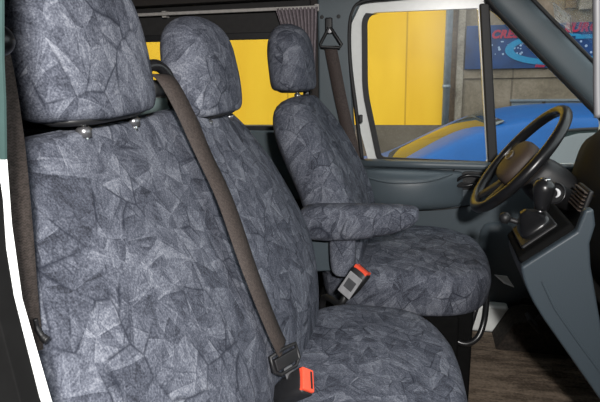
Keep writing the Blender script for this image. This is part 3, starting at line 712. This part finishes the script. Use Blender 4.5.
# ------------------------------------------------------------------ the street
GZ = -.65; WY = 5.5
struct(box('street_ground', (-14, 1.6, GZ-.1), (14, 9, GZ), 'asphalt', bevel=0)).name = 'floor_street'
struct(box('street_near_side', (-14, -4.6, GZ-.1), (14, 1.6, GZ), 'asphalt', bevel=0)).name = 'floor_pavement'
struct(box('wall_daylight_block', (-12, -4.6, GZ), (12, -4.2, 3.2), 'lightblock', bevel=0))  # unseen wall, added to keep daylight out of the cab
b = tag(empty('building', (0, WY, GZ)), 'building with bright yellow wall, grey plinth and bare stone facade across the street', 'building')
box('yellow_wall', (-9, WY, .372), (.60, WY+.4, 5), 'yellow', b, bevel=0)
box('grey_plinth', (-9, WY-.01, GZ), (.60, WY+.4, .37), 'plinth', b, bevel=0)
box('masonry_corner', (.60, WY+.04, GZ), (.76, WY+.4, 5), 'brown', b, bevel=0)
box('plaster_strip', (.735, WY-.03, .22), (.815, WY+.1, 5), 'peel', b, bevel=.01)
box('stone_wall', (.76, WY, GZ), (9, WY+.4, .90), 'stone', b, bevel=0)
box('stone_ledge', (.79, WY-.02, .90), (9, WY+.4, 1.0), 'stone', b, bevel=.006)
box('upper_masonry', (.80, WY+.02, 1.0), (9, WY+.4, 5), 'stone', b, bevel=0)
for x0, x1 in ((1.36, 1.68), (1.72, 2.3)):
    f = box('basement_window', (x0, WY-.02, .25), (x1, WY+.02, .64), 'boxgrey', b, bevel=.006)
    box('window_lintel', (x0-.02, WY-.04, .64), (x1+.02, WY+.02, .665), 'boxgrey', f, bevel=.003)
box('dark_doorway', (1.84, WY-.01, 1.62), (1.95, WY+.03, 3), 'brown', b, bevel=.01)
box('timber_post', (1.97, WY-.06, 1.60), (2.09, WY+.03, 3), 'peel', b, bevel=.01)
dp = tag(empty('drainpipe', (.63, WY-.06, GZ)), 'grey drainpipe on the edge of the yellow wall', 'drainpipe')
bm = bmesh.new(); tube(bm, [(.635, WY-.07, GZ+.1), (.635, WY-.07, 5)], .040, 20); link('pipe', bm, 'pipe', dp)
for z in (-.1, .82, 1.9):
    bm = bmesh.new(); tube(bm, [(.635, WY-.07, z-.02), (.635, WY-.07, z+.02)], .046, 20); link('pipe_clamp', bm, 'pipe', dp)

sg = tag(empty('shop_sign', (1.9, WY-.05, 1.0)), 'long dark blue shop sign with red lettering and cyan swirl on the stone wall', 'sign')
box('sign_board', (.825, WY-.05, 1.005), (3.1, WY-.02, 1.475), 'signblue', sg, bevel=.004)
def wp(px, py): return (1.137+.01035*(px-493), 1.003-.0108*(py-69))
def text(s, px, py, size, shear=.25, mat='signred'):
    cu = D.curves.new('lettering', 'FONT'); cu.body = s; cu.size = size; cu.extrude = .003; cu.shear = shear; cu.offset = .006; cu.space_character = 1.1
    o = D.objects.new('lettering', cu); COL.objects.link(o); x, z = wp(px, py)
    bpy.context.view_layer.update(); dg = bpy.context.evaluated_depsgraph_get()
    me = D.meshes.new_from_object(o.evaluated_get(dg)); D.objects.remove(o)
    me.transform(Matrix.Translation((x, WY-.054, z)) @ Matrix.Rotation(R(90), 4, 'X')); me.materials.clear(); me.materials.append(M[mat])
    o = D.objects.new('lettering', me); COL.objects.link(o); o.parent = sg; o.location = -sg.location; return o
text('CRES', 488.5, 38, .115); text('EURO', 560, 34, .125); text('MES', 535, 67.5, .05)
ecx, ecz = wp(556, 50); n = 60; bm = bmesh.new(); G = []
for i in range(n+1):
    a = R(62+ (352-62)*i/n); wd = .012+.034*math.sin(math.pi*i/n)**.8
    G.append([bm.verts.new((ecx+.50*math.cos(a)*(1+s*wd/.5), WY-.053-.004*k, ecz+.145*math.sin(a)*(1+s*wd/.2))) for s, k in ((-1, 0), (1, 0), (1, 1), (-1, 1))])
for i in range(n):
    for k in range(4): bm.faces.new((G[i][k], G[i][(k+1) % 4], G[i+1][(k+1) % 4], G[i+1][k]))
bm.faces.new(G[0]); bm.faces.new(G[-1]); link('cyan_swirl', bm, 'signcyan', sg, smooth=False)
bm = bmesh.new()
x0, z0 = wp(572, 40); bm_box(bm, (x0, WY-.056, z0-.012), (x0+.6, WY-.052, z0+.03)); link('cyan_stripe', bm, 'signcyan', sg, smooth=False)
for i in range(46):
    x, z = wp(random.uniform(488, 600), random.uniform(41, 55)); r_ = random.choice((.006, .008, .012, .014))
    bm = bmesh.new(); cyl(bm, (x, WY-.052, z), (0, 1, 0), r_, .004, 10); link('bubble_dot', bm, 'signdot', sg, smooth=False)

# parked blue car, nose to the left
car = tag(empty('car', (1.2, 3.6, GZ)), 'bright blue car parked outside, seen over the window sill behind the steering wheel', 'car')
CY = 3.62
st_ = [  # x, half width low, z belt, z top edge, half width top, z top centre
    (-.95, .60, -.05, .02, .50, .03), (-.85, .74, .02, .12, .60, .13), (-.5, .80, .10, .19, .66, .215), (-.2, .82, .15, .225, .68, .245), (-.02, .83, .17, .25, .69, .27), (.08, .83, .19, .29, .69, .31),
    (.40, .83, .22, .46, .67, .49), (.70, .83, .23, .62, .65, .65), (.95, .83, .235, .695, .63, .73), (1.2, .83, .24, .745, .60, .785), (1.7, .83, .25, .76, .60, .80), (2.3, .82, .26, .73, .60, .765), (2.9, .8, .27, .55, .58, .58), (3.1, .76, .2, .3, .55, .32)]
def car_sec(s):
    x, hw, zb, ze, ht, zc = s
    half = [(hw*.94, GZ+.18), (hw, GZ+.35), (hw*1.01, zb-.12), (hw*.985, zb), (ht+(hw-ht)*.12, zb+(ze-zb)*.85), (ht*.93, ze+(zc-ze)*.25), (ht*.5, zc-(zc-ze)*.2), (0, zc)]
    pts = [Vector((x, CY-y, z)) for y, z in half]+[Vector((x, CY+y, z)) for y, z in reversed(half[:-1])]
    return pts
bm = bmesh.new(); bm_rings(bm, [car_sec(s) for s in st_]); cb = link('car_body', bm, 'carblue', car, sub=2)
def patch(name, f, us, vs_, mat, th):
    bm = bmesh.new(); G = [[bm.verts.new(f(u, v)) for v in vs_] for u in us]
    for i in range(len(us)-1):
        for j in range(len(vs_)-1): bm.faces.new((G[i][j], G[i+1][j], G[i+1][j+1], G[i][j+1]))
    o = link(name, bm, mat, car); s = o.modifiers.new('solid', 'SOLIDIFY'); s.thickness = .012; s.offset = 0; return o
def lin(a, b, n): return [a+(b-a)*i/n for i in range(n+1)]
# windscreen
def fws(u, v):
    x = .10+(.88-.10)*u; zc = .335+(.725-.335)*u; hw = .62-.08*u
    return Vector((x+.12*abs(v)**2.2*(1-u*.3), CY+v*hw, zc-.02*v*v+.012))
patch('windscreen', fws, lin(0, 1, 8), lin(-1, 1, 12), 'carglass', .01)
def fsw(u, v):
    x = 1.27+(2.5-1.27)*u; zt = .685-.1*max(0, u-.7)-.03*(1-u)**4; zb = .27; x -= .24*(1-v)*(1-u)
    z = zb+(zt-zb)*v; return Vector((x+.07, CY-.835+.20*v**1.1, z))
patch('side_window', fsw, lin(0, 1, 10), lin(0, 1, 6), 'carglass', .01)
bm = bmesh.new(); tube(bm, [fsw(0, v) for v in lin(0, 1, 6)]+[fsw(u, 1) for u in lin(.1, 1, 8)], .014, 8); link('window_trim', bm, 'rubber', car)
for x in (-.35, 2.35):
    for s in (-1, 1):
        bm = bmesh.new(); lathe(bm, (x, CY+s*.74, GZ+.31), (0, s, 0), [(.20, -.09), (.30, -.08), (.31, 0), (.30, .08), (.20, .09), (.05, .07)], 32); link('wheel', bm, 'rubber', car)
car.scale.z = .97
